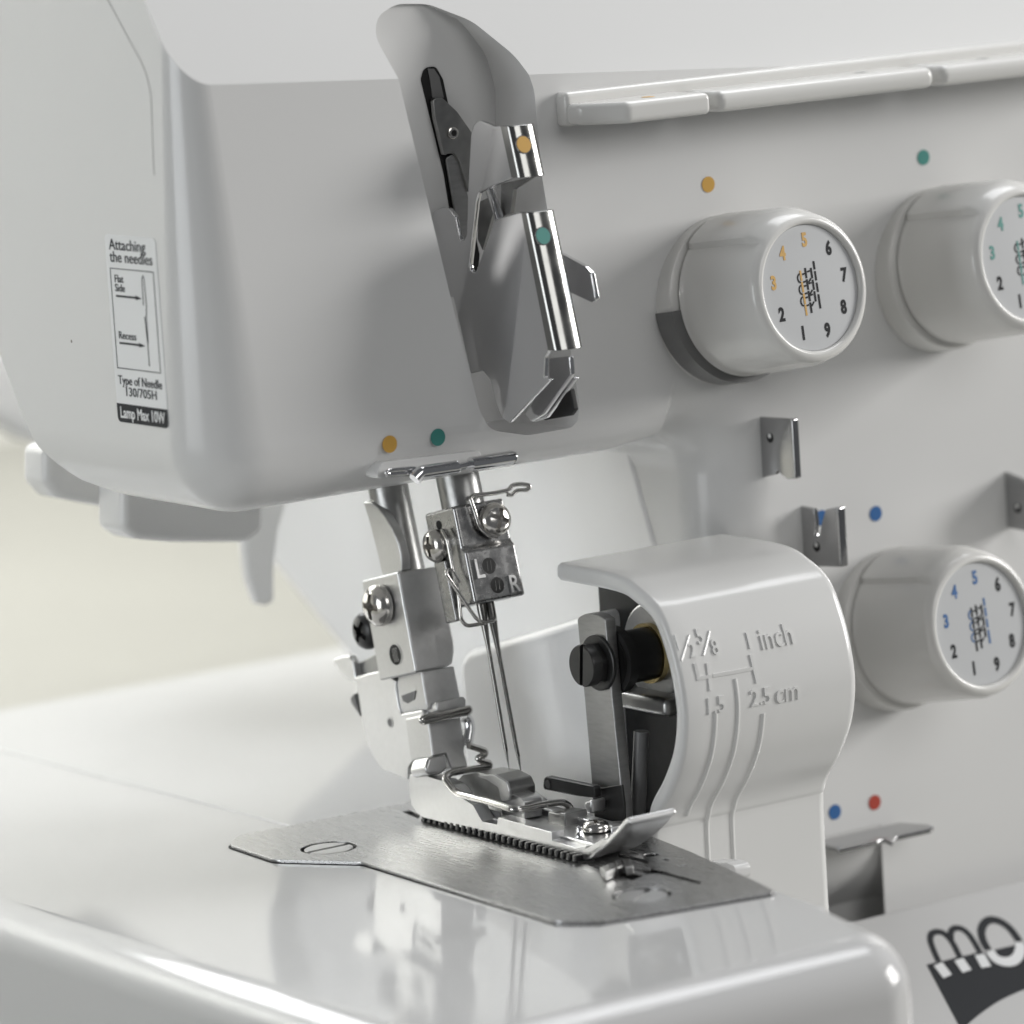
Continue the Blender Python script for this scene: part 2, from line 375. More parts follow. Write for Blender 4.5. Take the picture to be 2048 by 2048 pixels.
# lifter lever and rear fittings
hk = prism_bm(rounded(hits(ZF, [(466, 940), (545, 940), (528, 1000), (520, 1060), (520, 1135), (506, 1143), (488, 1140), (470, 1090), (464, 1030)], EY, 92), 1.0, 4), EY*3)
finish(hk, 'presser_lifter_lever', WHITE, SM, 1.2, 3)
wh = hits(ZF, [(232, 900), (232, 1000), (258, 1018), (330, 1024), (470, 1024), (500, 1000), (500, 900)], EY, 63.5)
prism('rear_head_cover', rounded(wh, 2, 4), EY*9, WHITE, SM, 1.5, 3)
wh = hits(ZF, [(85, 840), (85, 912), (110, 940), (215, 960), (300, 960), (300, 820)], EY, 77)
prism('rear_thread_bracket', rounded(wh, 2, 4), EY*8, WHITE, SM, 1.5, 3)
wh = hits(ZF, [(-120, 560), (-120, 740), (0, 800), (60, 835), (140, 840), (260, 700), (200, 560)], EY, 180)
prism('rear_thread_tray', rounded(wh, 8, 4), EY*10, WHITE, SM, 3, 3)

# ------------------------------------------------------------------ bed, needle plate
br = [(-87, 170), (-93.5, -106), (-3.6, -106), (-2.4, -79.7), (.4, -61.3), (6.6, -34.4), (11, -12), (13.5, 6), (13.5, 36), (150, 36), (150, 170)]
bo = rounded([V((x, y, 0)) for x, y in br], [12, 16, 9.5, 20, 20, 20, 20, 5, 0, 0, 6], 8)
bo = [(p.x, p.y) for p in bo]
brd = [6.5 if (x < -40 or (y < -95 and x < -20)) else (2 + 6.5*min(1, max(0, (-80-y)/22)) if y < -80 else 1.2) for x, y in bo]
shell('bed', bo, brd, EX, EY, EZ, -66, 0, SHEEN, SM, 8)
prism('rear_bed_cover', [V((x, y, -.6)) for x, y in ((-25.2, 33.5), (13, 33.5), (13, 38), (149, 38), (149, 168.2), (-24.2, 168.2))], EZ*.9, SHEEN, SM, .4, 3)
base = prism_bm([V((20, y, z)) for y, z in ((-6.7, -25.4), (-6.7, -66), (-47.3, -66))], EX*130)
box('panel_gap_shade', (50, 150), (-6.6, YF-.05), (-48, -33), HOLE, SM, 0)  # black block that paints the shade in the gap below the panel
finish(base, 'looper_cover', SHEEN, SM, 1.2, 3)
box('machine_base', (-85, 145), (-40, 165), (-70, -62), WHITE, SM, 3, 3)

pp = [(-40.6, 29.5), (-36, 34), (-2.5, 32.8), (9.8, 32.6), (9.8, -14), (5.4, -36), (-.8, -61), (-2.9, -68.2), (-32.4, -62.6), (-36.9, -57.2), (-33.3, .6), (-41.9, 13.8)]
po = rounded([V((x, y, 0)) for x, y in pp], [4, 2.5, 0, 0, 0, 20, 1, 1.2, 3.2, 3.2, 3, 3], 6)
prism('needle_plate_recess', [V((p.x*1.008-.1, p.y*1.006, .02)) for p in po], EZ*.03, HOLE, SM, 0)
plate = prism('needle_plate', [V((p.x, p.y, .06)) for p in po], EZ*.55, BRUSH, SM, .3, 2)

# ------------------------------------------------------------------ knife guard with embossed scale
GP = [(-.4, 43.6), (-16, 43.3), (-22, 41.8), (-27.6, 38.6), (-31, 32.5), (-32.8, 25.5), (-32.9, 20.2), (-31.3, 14.3), (-28.0, 8.8), (-24.8, 5.0), (-23.6, 2.6), (-22.9, -1), (-22.8, -22)]
def smooth2(pts, n=6):
    P = [V((a, b, 0)) for a, b in pts]; P = [P[0]*2-P[1]]+P+[P[-1]*2-P[-2]]; out = []
    for i in range(1, len(P)-2):
        p0, p1, p2, p3 = P[i-1:i+3]
        for k in range(n):
            f = k/n; out.append(.5*((2*p1)+(p2-p0)*f+(2*p0-5*p1+4*p2-p3)*f*f+(3*p1-p0-3*p2+p3)*f**3))
    out.append(P[-2]); return [(p.x, p.y) for p in out]
gp = smooth2(GP, 5)
def gnor(i):
    a, b = gp[max(i-1, 0)], gp[min(i+1, len(gp)-1)]
    d = V((b[0]-a[0], b[1]-a[1])).normalized(); return V((d.y, -d.x))     # outward: forward / up
def gsurf(z):                               # y of the outer surface at height z on the front
    for (y0, z0), (y1, z1) in zip(gp[6:], gp[7:]):
        if z1 <= z <= z0: return y0+(y1-y0)*(z-z0)/(z1-z0)
    return gp[-1][0]
GX0, GX1, GT = 8.0, 43.2, 2.9
sgn = 1 if gnor(15).x < 0 else -1
bm = bmesh.new(); rows = []
for x, dn in [(GX0, GT-.8), (GX0+.0, .9), (GX0+.25, .35), (GX0+.9, 0), (12, 0), (20, 0), (30, 0), (42.2, 0), (43.0, .12), (43.6, .45), (44.0, 1.0), (44.2, 1.8), (44.2, GT+6)]:
    rows.append([bm.verts.new((x, y-(gnor(i)*sgn).x*dn, z-(gnor(i)*sgn).y*dn)) for i, (y, z) in enumerate(gp)])
for x, dn in [(42.5, GT+6), (42.2, GT), (GX0+.6, GT), (GX0, GT-.8)]:
    if x == GX0: rows.append(rows[0])
    else: rows.append([bm.verts.new((x, y-(gnor(i)*sgn).x*dn, z-(gnor(i)*sgn).y*dn)) for i, (y, z) in enumerate(gp)])
for a, b in zip(rows, rows[1:]):
    for i in range(len(gp)-1): bm.faces.new((a[i], a[i+1], b[i+1], b[i]))
finish(bm, 'knife_guard', GUARD, SM, 0, ang=50)
KG = bpy.data.objects['knife_guard']
def gwarp(px):                              # embossed text that follows the guard's front
    for _ in range(1):
        y = -32.5
        for k in range(6): p = hit(Z8(*px), EY, y); y = gsurf(p.z)
    def f(x, z, h): return V((p.x+x, gsurf(p.z+z)-h, p.z+z))
    return f
def emb(s, px, size, bold=0.0, sx=.86, fit=None): text('embossed_lettering', s, None, EX, EZ, size*1.2, GUARD, KG, ext=.26, bold=bold, sx=sx, warp=gwarp(px), fit=fit)
emb('1', (838, 790), 2.9); emb('2', (920, 832), 2.7); emb('5', (962, 755), 2.9); emb('8', (1047, 815), 2.9)
emb('1', (1232, 780), 3.1); emb('inch', (1385, 758), 4.1, fit=6.6); emb('1.5', (1048, 1136), 3.2, fit=3.4); emb('2.5', (1300, 1090), 3.3, fit=4.1); emb('cm', (1448, 1064), 3.9, fit=4.7)
def gline(pts, wd=.55, h=.24):
    P = []
    for q in pts:
        y = -32.5
        for k in range(6): p = hit(Z8(*q), EY, y); y = gsurf(p.z)
        P.append(V((p.x, gsurf(p.z), p.z)))
    finish(ribbon_bm(P, wd, -EY, h, .1), 'embossed_line', GUARD, KG, 0, wn=False, ang=20)
gline([(905, 745), (862, 885)], .3); gline([(1018, 722), (985, 855)], .3)
gline([(935, 900), (955, 985), (1030, 970)]); gline([(1005, 900), (1022, 1050)]); gline([(1033, 969), (1150, 950), (1258, 928)]); gline([(1243, 852), (1262, 930), (1280, 1008)])
def groove(x0, ztop, zend, bulge=0.0):      # raised rib that runs down the guard
    P = [V((x0, gsurf(z), z)) for z in [ztop-(ztop-zend)*k/34 for k in range(35)]]
    N = []
    bm = bmesh.new()
    for i, p in enumerate(P):
        d = (P[min(i+1, 34)]-P[max(i-1, 0)]).normalized(); n = V((0, -d.z, d.y)); n = n if n.y < 0 else -n
        N.append([bm.verts.new(p+EX*.5-n*.08), bm.verts.new(p+EX*.22+n*.26), bm.verts.new(p-EX*.22+n*.26), bm.verts.new(p-EX*.5-n*.08)])
    for a, b in zip(N, N[1:]):
        for k in range(4): bm.faces.new((a[k], a[(k+1) % 4], b[(k+1) % 4], b[k]))
    bm.faces.new(N[0][::-1]); bm.faces.new(N[-1])
    finish(bm, 'embossed_line', GUARD, KG, 0, ang=70, wn=False)
groove(14.2, 21.4, 3.4); groove(18.8, 26.3, -14); groove(24.0, 19.8, -14)

# ------------------------------------------------------------------ tension dials
DT = math.radians(7.5)
DK = 1.038
def dial(cx, cz, col, icon):
    D = thing('tension_dial', parent=SM)
    ax = V((.05, -math.cos(DT), math.sin(DT))).normalized(); ex = (EX-ax*EX.dot(ax)).normalized(); ez = ex.cross(-ax)
    c = V((cx, YF-20.96, cz))-ax*19.87*DK
    lathe('dial_base', [(r*DK, h*DK) for r, h in ((13.6, -5), (13.6, 1.4), (13.3, 2.2), (12.4, 2.5))], c-ex*.9-ez*.1, ax, DIAL, D, 64)
    if col == YELLOW:
     bm = bmesh.new(); n = 40               # grey cam showing at the lower left of the base
     a0, a1 = math.radians(183), math.radians(300); ring = []
     for k in range(n+1):
         a = a0+(a1-a0)*k/n; u = ex*math.cos(a)+ez*math.sin(a)
         ring.append([bm.verts.new(c-ex*1.0-ez*.1+(u*r+ax*h)*DK) for r, h in ((11, -1.5), (13.75, -1.5), (13.75, 2.8), (11, 2.8))])
     for a, b in zip(ring, ring[1:]):
         for k in range(4): bm.faces.new((a[k], b[k], b[(k+1) % 4], a[(k+1) % 4]))
     bm.faces.new(ring[0]); bm.faces.new(ring[-1][::-1])
     finish(bm, 'dial_stop_ring', GREYP, D, 0)
    prof = [(10.5, 2.2), (12.9, 2.9), (13.05, 3.2), (12.95, 4), (12.6, 15.5), (12.5, 17.5), (12.3, 18.7), (11.9, 19.7), (11.3, 20.4), (10.7, 20.65), (10.3, 20.5), (10.08, 20.0), (10.05, 19.2)]
    bm = bmesh.new(); n = 144; rings = []
    def lift(a):                            # raised crest along the top of the knob
        d = math.degrees(a) % 360
        if 52 < d < 137: return 1.0*min(1, (137-d)/2.2)*min(1, (d-52)/40)
        if 262 < d < 285: return .3*min(1, (285-d)/2)*min(1, (d-262)/12)
        return 0
    for r, h in prof:
        k = 1 if 3 < h < 17.6 else (.55 if h < 19 else 0)
        k = k if h > 2.9 else 0
        rings.append([bm.verts.new(c+(ex*math.cos(a)+ez*math.sin(a))*(r-.35*(h < 19.0)*(h > 2.9)+lift(a)*k)*DK+ax*h*DK) for a in [2*math.pi*i/n for i in range(n)]])
    for a, b in zip(rings, rings[1:]):
        for i in range(n): bm.faces.new((a[i], a[(i+1) % n], b[(i+1) % n], b[i]))
    finish(bm, 'dial_knob', DIAL, D, 0, ang=50, wn=False)
    lathe('dial_face', [(r*DK, h*DK) for r, h in ((10.04, 18.5), (10.02, 19.75), (9.9, 19.85), (0, 19.87))], c, ax, FACE, D, 72)
    f = c+ax*19.9*DK
    for k in range(1, 10):
        a = math.radians(89-(k-5)*40); p = f+(ex*math.cos(a)+ez*math.sin(a))*7.55*DK
        text('numeral', str(k), p, ex, ez, 3.0*DK, col if k in (3, 4, 5) else INK, D, bold=.04, sx=.78, ext=.02)
    def L(pts, wd, mt): ribbon('stitch_mark', [f+(ex*x+ez*z)*DK for x, z in pts], wd, ax, mt, D, .03)
    tl = .02
    for j, (x, zs, mt) in enumerate(((-1.55, [(2.9, 1.25), (1.1, -.6), (-.75, -2.5), (-2.6, -4.3)], col if icon != 1 else INK), (-.45, [(3.2, 1.55), (1.4, -.3), (-.45, -2.15), (-2.3, -4.0)], INK), (.75, [(3.1, 1.4), (1.2, -.45), (-.65, -2.3)], INK), (1.5, [(4.1, 2.75), (2.5, 1.0), (.65, -.85), (-1.2, -3.5)], col if icon == 1 else INK))):
        for a, b in zs: L([(x-tl*a, a), (x-tl*b, b)], .38, mt)
    for i, z in enumerate((2.3, 1.05, .4, -.8, -1.45, -2.7)):
        L([(-1.25, z-.05), (-.75, z+.03)], .3, INK)
        L([(-.15, z+(.25 if i % 2 == 0 else -.2)), (.4, z+(.35 if i % 2 == 0 else .4))], .28, INK)
    for z in (1.7, -.15, -2.0):
        L([(-1.7+.62*math.cos(a), z+.72*math.sin(a)) for a in [math.radians(100+20*i) for i in range(9)]], .26, INK if icon != 1 else col)
    return D
dial(47.05, 86.0, YELLOW, 0); dial(94.2, 85.8, GREEN, 0)
p3 = hit(ZF(1845, 1177), EY, YF-20.6); dial(p3.x+.25, p3.z, BLUE, 1)

# ------------------------------------------------------------------ thread rail along the top of the panel
z0 = 115.44
rail = thing('thread_rail', parent=SM)
bm = prism_bm([V((13.1, YF+1, 115.2)), V((13.1, YF-2.7, 115.2)), V((13.1, YF-2.7, 120.8)), V((13.1, YF+1, 120.8))], EX*130)
finish(bm, 'rail_back', DIAL, rail, .9, 3)
for i, (a, b) in enumerate(((13.2, 35.7), (36.8, 83.7), (84.7, 132))):
    x0 = a
    pl = [V((a, YF-2, z0)), V((b, YF-2, z0)), V((b, YF-12.0, z0)), V((a+(5.5 if i == 0 else .6), YF-12.0, z0)), V((a, YF-5.5, z0))]
    prism('rail_lip', pl, EZ*3.53, DIAL, rail, 1.0 if i == 0 else 1.5, 4)
for x, mt in ((26.4, YELLOW), (71.4, GREYP), (98.4, GREYP)):
    disc('rail_dot', V((x, YF-7.2, z0+3.51)), EZ, 1.1, mt, rail, .06)

# ------------------------------------------------------------------ small steel thread guides on the panel
def bracket(pts, hole, notch, w=1.6, name='thread_guide'):
    """sheet steel tab: a plate standing out from the panel with its front edge folded to the right"""
    B = thing(name, parent=SM)
    x = hit(Z4b(*pts[0]), EY, YF).x
    P = hits(Z4b, pts, EX, x); yf = min(p.y for p in P)
    P = [V((p.x, YF+.6 if i in (0, len(P)-1) else p.y, p.z)) for i, p in enumerate(P)]
    o = prism('guide_plate', P, EX*.9, SHEET, B, .15, 2)
    zs = [p.z for p in P if p.y < yf+.8]
    prism('guide_fold', [V((x, yf-.5, min(zs))), V((x+w, yf-.2, min(zs))), V((x+w, yf-.2, max(zs))), V((x, yf-.5, max(zs)))], EY*.9, SHEET, B, .3, 3)
    if hole:
        h = hit(Z4b(*hole), EX, x-.02); lathe('guide_hole', [(.85, 0), (.85, .05)], h, -EX, HOLE, B, 20)
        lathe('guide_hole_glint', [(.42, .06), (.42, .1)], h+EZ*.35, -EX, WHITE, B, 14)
    return B
bracket([(355, 160), (540, 172), (556, 530), (520, 532), (485, 505), (462, 478), (447, 505), (385, 528)], (417, 285), None)
bracket([(600, 690), (678, 708), (690, 800), (683, 860), (690, 880), (712, 868), (722, 800), (748, 712), (805, 700), (830, 1056), (640, 1056)], (695, 935), None, 1.9)
bracket([(1815, 485), (2010, 570), (2030, 860), (1840, 822)], (1893, 705), None)
# lower guide beside the blue and red dots
G = thing('lower_thread_guide', parent=SM)
zg = hit(ZB(740, 810), EY, YF-7).z
gq = hits(ZB, [(620, 765), (640, 742), (1130, 632), (1320, 645), (1335, 672), (1110, 722), (1085, 760), (1030, 735), (1000, 745), (985, 752), (740, 810), (720, 790)], EZ, zg+.6)
prism('guide_plate', gq, EZ*-.9, SHEET, G, .25, 2)
for a, b in (((735, 805), (1005, 750)), ((1100, 722), (1335, 672))):
    pa, pb = hits(ZB, [a, b], EZ, zg+.1)
    tube('guide_edge', [pa, pb], .55, SHEET, G)

# ------------------------------------------------------------------ logo on the looper cover
ln = V((0, -1, 1)).normalized(); lval = ln.dot(V((0, -6.7, -25.4)))
def LP(pts, off=.04): return hits(ZB, pts, ln, lval+off)
LG = thing('logo', parent=SM)
prism('logo_block', LP([(1305, 1550), (1372, 1532), (1420, 1524), (1500, 1502), (1560, 1490), (1640, 1470), (1690, 1470), (1750, 1452), (2110, 1370), (2400, 1700), (2200, 1680)] + smooth2([(2050, 1685), (1950, 1705), (1850, 1745), (1770, 1785), (1700, 1830), (1630, 1882), (1570, 1935), (1540, 1975)], 4) + [(1522, 1960)]), -ln*.3, INKGREY, LG, 0)
def LR(pts, wd, mt, off=.05):
    if len(pts) > 2: pts = smooth2(pts, 5)
    ribbon('logo_stroke', LP(pts, off), wd, ln, mt, LG, .03)
LR([(1382, 1528), (1348, 1450), (1330, 1395), (1335, 1355), (1365, 1338), (1410, 1345), (1450, 1378), (1485, 1430), (1518, 1498)], 1.15, INKGREY)
LR([(1462, 1385), (1462, 1340), (1485, 1315), (1530, 1318), (1575, 1352), (1612, 1405), (1648, 1468)], 1.15, INKGREY)
LR([(1378, 1545), (1440, 1625)], 2.1, STICK, .09); LR([(1512, 1515), (1565, 1592)], 2.1, STICK, .09); LR([(1645, 1485), (1690, 1565)], 2.1, STICK, .09)
LR([(1702, 1455), (1668, 1390), (1658, 1330), (1680, 1280), (1725, 1260), (1785, 1275), (1840, 1315), (1880, 1365), (1903, 1400)], 1.5, INKGREY)
LR([(1712, 1465), (1750, 1510), (1800, 1530), (1850, 1528), (1890, 1500), (1908, 1450), (1905, 1410)], 1.9, STICK, .09)

# ================================================================== metal: take-up sheet in the channel
XT = -3.3
def P2(pts): return [Z2(*p) for p in pts]
def P3(pts): return [Z3(*p) for p in pts]
so = P2([(572, 1520), (585, 1485), (640, 1458), (690, 1462), (735, 1520), (760, 1640), (775, 1690), (800, 1688), (818, 1640), (828, 1300), (848, 940), (868, 872), (905, 846), (950, 862), (1012, 890), (1062, 885), (1140, 1250), (1020, 1300), (905, 1355), (888, 1420), (850, 1760), (838, 1870), (850, 1905), (880, 1912), (905, 1850), (1010, 1560), (1040, 1535), (1190, 1490)])
so += P3([(940, 172), (1150, 1240), (1122, 1290), (1115, 1450), (1160, 1462), (845, 1800), (790, 1770), (735, 1640), (700, 1470), (640, 1398), (545, 1418), (410, 830), (352, 822)])
TS = thing('thread_take_up_cover', parent=SM)
prism('side_plate', [hit(q, EX, XT) for q in so], EX*.9, CHROME, TS, .22, 2)
def fold(name, za, zb, wa, wb):             # rounded front edge of the sheet between two pixels on its bend line
    a, b = hit(za, EX, XT), hit(zb, EX, XT)
    sec = lambda w: [(0, .4)] + [(w/2-w/2*math.cos(math.radians(a)), -2.5*math.sin(math.radians(a))**.45) for a in range(12, 160, 8)] + [(w-.35, -.5), (w-.9, -.5)] + [(w/2-(w/2-.8)*math.cos(math.radians(a)), -1.7*math.sin(math.radians(a))) for a in range(150, 20, -10)] + [(.85, .4)]
    bm = bmesh.new(); rows = []
    for k in range(2):
        p, w = (a, wa) if k == 0 else (b, wb)
        rows.append([bm.verts.new(p+EX*x+EY*y) for x, y in sec(w)])
    n = len(rows[0])
    for i in range(n): bm.faces.new((rows[0][i], rows[0][(i+1) % n], rows[1][(i+1) % n], rows[1][i]))
    bm.faces.new(rows[0][::-1]); bm.faces.new(rows[1])
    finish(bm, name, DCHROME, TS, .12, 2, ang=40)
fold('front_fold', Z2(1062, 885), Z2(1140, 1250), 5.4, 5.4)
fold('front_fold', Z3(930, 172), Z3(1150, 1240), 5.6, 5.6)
def stripdot(q, mt, r=1.35):
    p = hit(q, EY, hit(q, EX, XT+3.5).y)
    disc('colour_dot', V((p.x, p.y, p.z)), -EY, r, mt, TS, .12)
# the inner plate, its black foot and the side tab
prism('inner_plate', [hit(q, EX, .25) for q in P3([(1150, 1300), (1310, 1285), (1322, 1430), (1105, 1735), (1010, 1790), (958, 1730), (1150, 1455)])], EX*.9, CHROME, TS, .2)
prism('inner_plate', [hit(q, EX, 1.7) for q in P3([(1338, 1440), (1355, 1455), (1130, 1760), (1030, 1795), (1010, 1785), (1100, 1735)])], EX*.9, CHROME, TS, .2)
prism('thread_cutter', rounded([hit(q, EX, 4.4) for q in P3([(1250, 1560), (1320, 1530), (1350, 1700), (1315, 1745), (1060, 1790)])], .5, 3), EX*.8, BLACK, TS, .1)
tb = rounded([hit(q, EX, 5.0) for q in P3([(1180, 470), (1222, 480), (1430, 590), (1475, 645), (1512, 850), (1482, 872), (1200, 740)])], .6, 3)
prism('side_tab', tb, EX*.9, CHROME, TS, .18)
for q0, q1, w0 in ((Z2(1062, 885), Z2(1140, 1250), 0),): pass
def fdot(zq, za, zb, mt):
    a, b = hit(za, EX, XT), hit(zb, EX, XT)
    y = (a.y+b.y)/2-2.32
    for _ in range(5):
        p = hit(zq, EY, y); f = (p.z-a.z)/(b.z-a.z); y = a.y+(b.y-a.y)*f-2.5
    nn = V((0, (b.z-a.z), -(b.y-a.y))).normalized(); nn = nn if nn.y < 0 else -nn
    disc('colour_dot', p, nn, 1.35, mt, TS, .1)
    lathe('dot_rim', [(1.5, -.05), (1.5, .05)], p, nn, CHROME, TS, 28)
fdot(Z2(1220, 1015), Z2(1062, 885), Z2(1140, 1250), YELLOW); fdot(Z3(1105, 355), Z3(930, 172), Z3(1150, 1240), GREEN)
# levers in the slot
LV = thing('take_up_lever', parent=SM)
prism('lever_arm', rounded(hits(Z2, [(585, 690), (650, 686), (755, 785), (860, 935), (870, 1350), (832, 1345), (772, 1135), (735, 1078), (690, 1080), (664, 1095), (600, 830)], FN, FV-1.6), .5, 3), EY*1.0, DARKST, LV, .2)
prism('lever_blade', rounded(hits(Z2, [(676, 1110), (725, 1082), (762, 1118), (835, 1390), (850, 1700), (772, 1700), (738, 1480)], FN, FV-1.0), .5, 3), EY*.6, KNIFE, LV, .2)
rv = hit(Z2(720, 935), FN, FV-1.7)
lathe('rivet', [(1.0, 0), (1.0, .3), (.7, .45)], rv, -EY, SCREW, LV, 20); lathe('rivet_bore', [(.5, .3), (.5, .52)], rv, -EY, HOLE, LV, 16)
prism('slot_wall', hits(Z2, [(548, 482), (590, 482), (628, 540), (660, 686), (582, 690), (566, 570)], FN, FV-.3), EY*.2, GREYP, SM, 0)
pa = hits(Z2, [(985, 1335), (1050, 1540)], EX, 1.4)
tube('thread_pin', pa, .8, CHROME, TS)
prism('inner_plate', [hit(q, EX, 2.4) for q in P2([(1058, 1290), (1300, 1235), (1150, 1330), (1130, 1500), (1055, 1530)])], EX*.8, DARKST, TS, .15)
prism('inner_plate', [hit(q, EX, 1.05) for q in P2([(900, 1420), (985, 1380), (1005, 1500), (930, 1760), (895, 1680)])], EX*.6, DARKST, TS, .1)

# ------------------------------------------------------------------ eyelet bar under the head
EB = thing('needle_thread_guide', parent=SM)
fl = rounded(hits(Z5, [(372, 228), (440, 95), (700, 62), (1195, 5), (1215, 45), (1200, 95), (640, 190), (520, 215)], EY, YF-.9), 1.2, 5)
prism('guide_flange', fl, EY*6, WHITE, EB, .8, 3)
def B5(pts, y): return hits(Z5, pts, EY, y)
tube('guide_rod', B5([(690, 225), (735, 172), (1010, 132), (1022, 126)], YF-2.8), 1.1, CHROME, EB, 1.0)
tube('guide_rod', B5([(1125, 112), (1440, 62), (1452, 66)], YF-2.8), 1.2, CHROME, EB, .6)
tube('guide_rod', B5([(1005, 130), (1060, 128), (1130, 105)], YF-2.3), .62, CHROME, EB, .6)
tube('guide_loop', B5([(600, 150), (690, 142), (735, 168), (690, 185), (600, 182), (490, 192), (470, 175), (500, 160), (600, 150)], YF-2.0), .42, CHROME, EB, .8)

# ================================================================== needle bar, clamp, needles
NB = thing('needle_bar', parent=SM)
lathe('bar_rod', [(3.6, 0), (3.6, 32)], T(-.5, .6, 54), TZ, DARKST, NB, 40)
NC = thing('needle_clamp', parent=SM)
cl = finish(prism_bm([T(-5.2, y, z) for y, z in ((-3.5, 54.8), (-3.5, 47.8), (-4.3, 47.0), (-4.3, 38.3), (5.0, 38.3), (5.6, 44), (5.6, 54.8))], TX*10.2), 'clamp_block', CLAMP, NC, .55, 3)
tbox('clamp_plate', (-5.9, -4.4), (1.2, 4.6), (36.2, 46.5), CLAMP, NC, .3)
hL = hit(Z5(1265, 895), TY, -4.3); hR = hit(Z5(1330, 1045), TY, -4.3)
for h in (hL, hR):
    lathe('set_screw_hole', [(1.32, 0), (1.5, .02)], h, -TY, HOLE, NC, 28)
    lathe('hole_rim', [(1.36, -.1), (1.36, .05), (1.5, .05), (1.5, -.1)], h, -TY, CLAMP, NC, 32)
    for a in (-.35, .35): ribbon('thread_glint', [h+TX*(a+.15)+TZ*.8-TY*.03, h+TX*a-TZ*.8-TY*.03], .12, -TY, WIRE, NC, .02)
text('stamped_letter', 'L', hit(Z5(1185, 925), TY, -4.3), TX, TZ, 4.6, SATIN, NC, bold=.012, ext=.4, sx=.8)
text('stamped_letter', 'R', hit(Z5(1455, 1040), TY, -4.3), TX, TZ, 4.1, SATIN, NC, bold=.012, ext=.4, sx=.85)
phillips('clamp_screw', hit(Z5(1300, 540), TY, -3.9), -TY, 2.85, NC, spin=.35)
phillips('clamp_screw', hit(Z5(880, 735), EX, -5.2), -EX, 2.8, NC, spin=.9)
lathe('side_hole', [(.75, 0), (.75, .04)], hit(Z5(880, 580), EX, -5.24), -EX, HOLE, NC, 20)
def T5(pts, y): return hits(Z5, pts, TY, y)
tube('wire_guide', T5([(1330, 672), (1250, 655), (1195, 600), (1158, 480), (1122, 372), (1150, 350), (1300, 335), (1420, 312), (1440, 275), (1500, 262), (1572, 270), (1585, 290), (1560, 310), (1480, 312), (1440, 352), (1410, 345)], -4.4), .36, WIRE, NC, .7)
wg = hits(Z5, [(905, 615), (945, 690), (965, 800), (990, 930)], EX, -6.2) + T5([(1030, 1090), (1050, 1310), (1095, 1362), (1180, 1348), (1240, 1338)], -2.0)
tube('wire_guide', wg, .33, WIRE, NC, .8)
tube('wire_guide', T5([(1038, 1025), (985, 930), (945, 925), (935, 960), (1090, 1190), (1165, 1300), (1215, 1335), (1300, 1318), (1315, 1300)], -2.4), .33, WIRE, NC, .8)
for tip, top, xo in ((T(-2.2, 0, 10.5), T(-1.25, .0, 39), 0), (T(0, 0, 9.3), T(.45, 0, 39), 0)):
    d = (top-tip).normalized(); L = (top-tip).length
    prof = [(.02, 0), (.13, 1.2), (.25, 2.6), (.33, 4.2), (.34, 6), (.345, 12), (.35, 19.5), (.40, 21.2), (.64, 25), (.78, 26.6), (.8, L)]
    N = thing('needle', parent=SM)
    lathe('needle_blade', prof, tip, d, NEEDLE, N, 18)
    e = tip+d*3.6-TY*.3
    sdn = (DV.cross(d)).normalized()
    prism('needle_eye', [e-TY*.08+TX*(.12*i)+d*(.55*j) for i, j in ((-1, -1), (1, -1), (1, 1), (-1, 1))], TY*.05, HOLE, N, 0)
    tube('needle_groove', [tip+d*4.6-TY*.38, tip+d*19-TY*.40], .09, BLACK, N, n=6)

# ================================================================== presser bar and foot
PB = thing('presser_bar', parent=SM)
lathe('bar_rod', [(3.4, 0), (3.4, 34)], T(-4.6, 15.5, 44), TZ, DARKST, PB, 40)
cr = hits(Z5, [(292, 400), (345, 400), (400, 440), (460, 510), (520, 610), (565, 720), (590, 830), (596, 930), (560, 960), (440, 970), (400, 790), (340, 560)], TX, -8.6)
prism('bar_guide_plate', cr, TX*1.8, SATIN, PB, .3)
PC = thing('presser_bar_clamp', parent=SM)
XB = -9.7
pbk = finish(prism_bm(T5([(560, 940), (865, 897), (890, 925), (1000, 1480), (1003, 1560), (990, 1650), (960, 1668), (703, 1722)], 10), TY*11.5), 'clamp_block', SATIN, PC, .6, 3)
phillips('clamp_screw', hit(Z5(445, 1195), EX, XB-.1)-EX*0, -EX, 3.55, PC, spin=.75)
prism('clamp_ear', hits(Z5, [(282, 1030), (470, 985), (480, 1090), (430, 1330), (340, 1330)], EX, XB+1.2), EX*3, SATIN, PC, .4)
phillips('lock_screw', hit(Z5(352, 1392), EX, XB+1.9), -EX, 3.2, PC, BLACK, spin=.3)
th = hit(Z5(545, 1582), EX, XB-.22)
lathe('threaded_hole', [(1.75, 0), (1.75, .04)], th, -EX, HOLE, PC, 28)
lathe('hole_rim', [(1.75, -.1), (1.75, .07), (1.95, .07), (1.95, -.1)], th, -EX, SATIN, PC, 32)
for k in range(4):
    c = th-EX*.05+TY*(-.25+.0*k)
    ribbon('hole_thread', [c+TY*(-.75+.4*k)+TZ*(1.25*math.sin(a))+TY*.5*math.cos(a) for a in [math.radians(-70+14*i) for i in range(11)]], .12, -EX, DARKST, PC, .02)

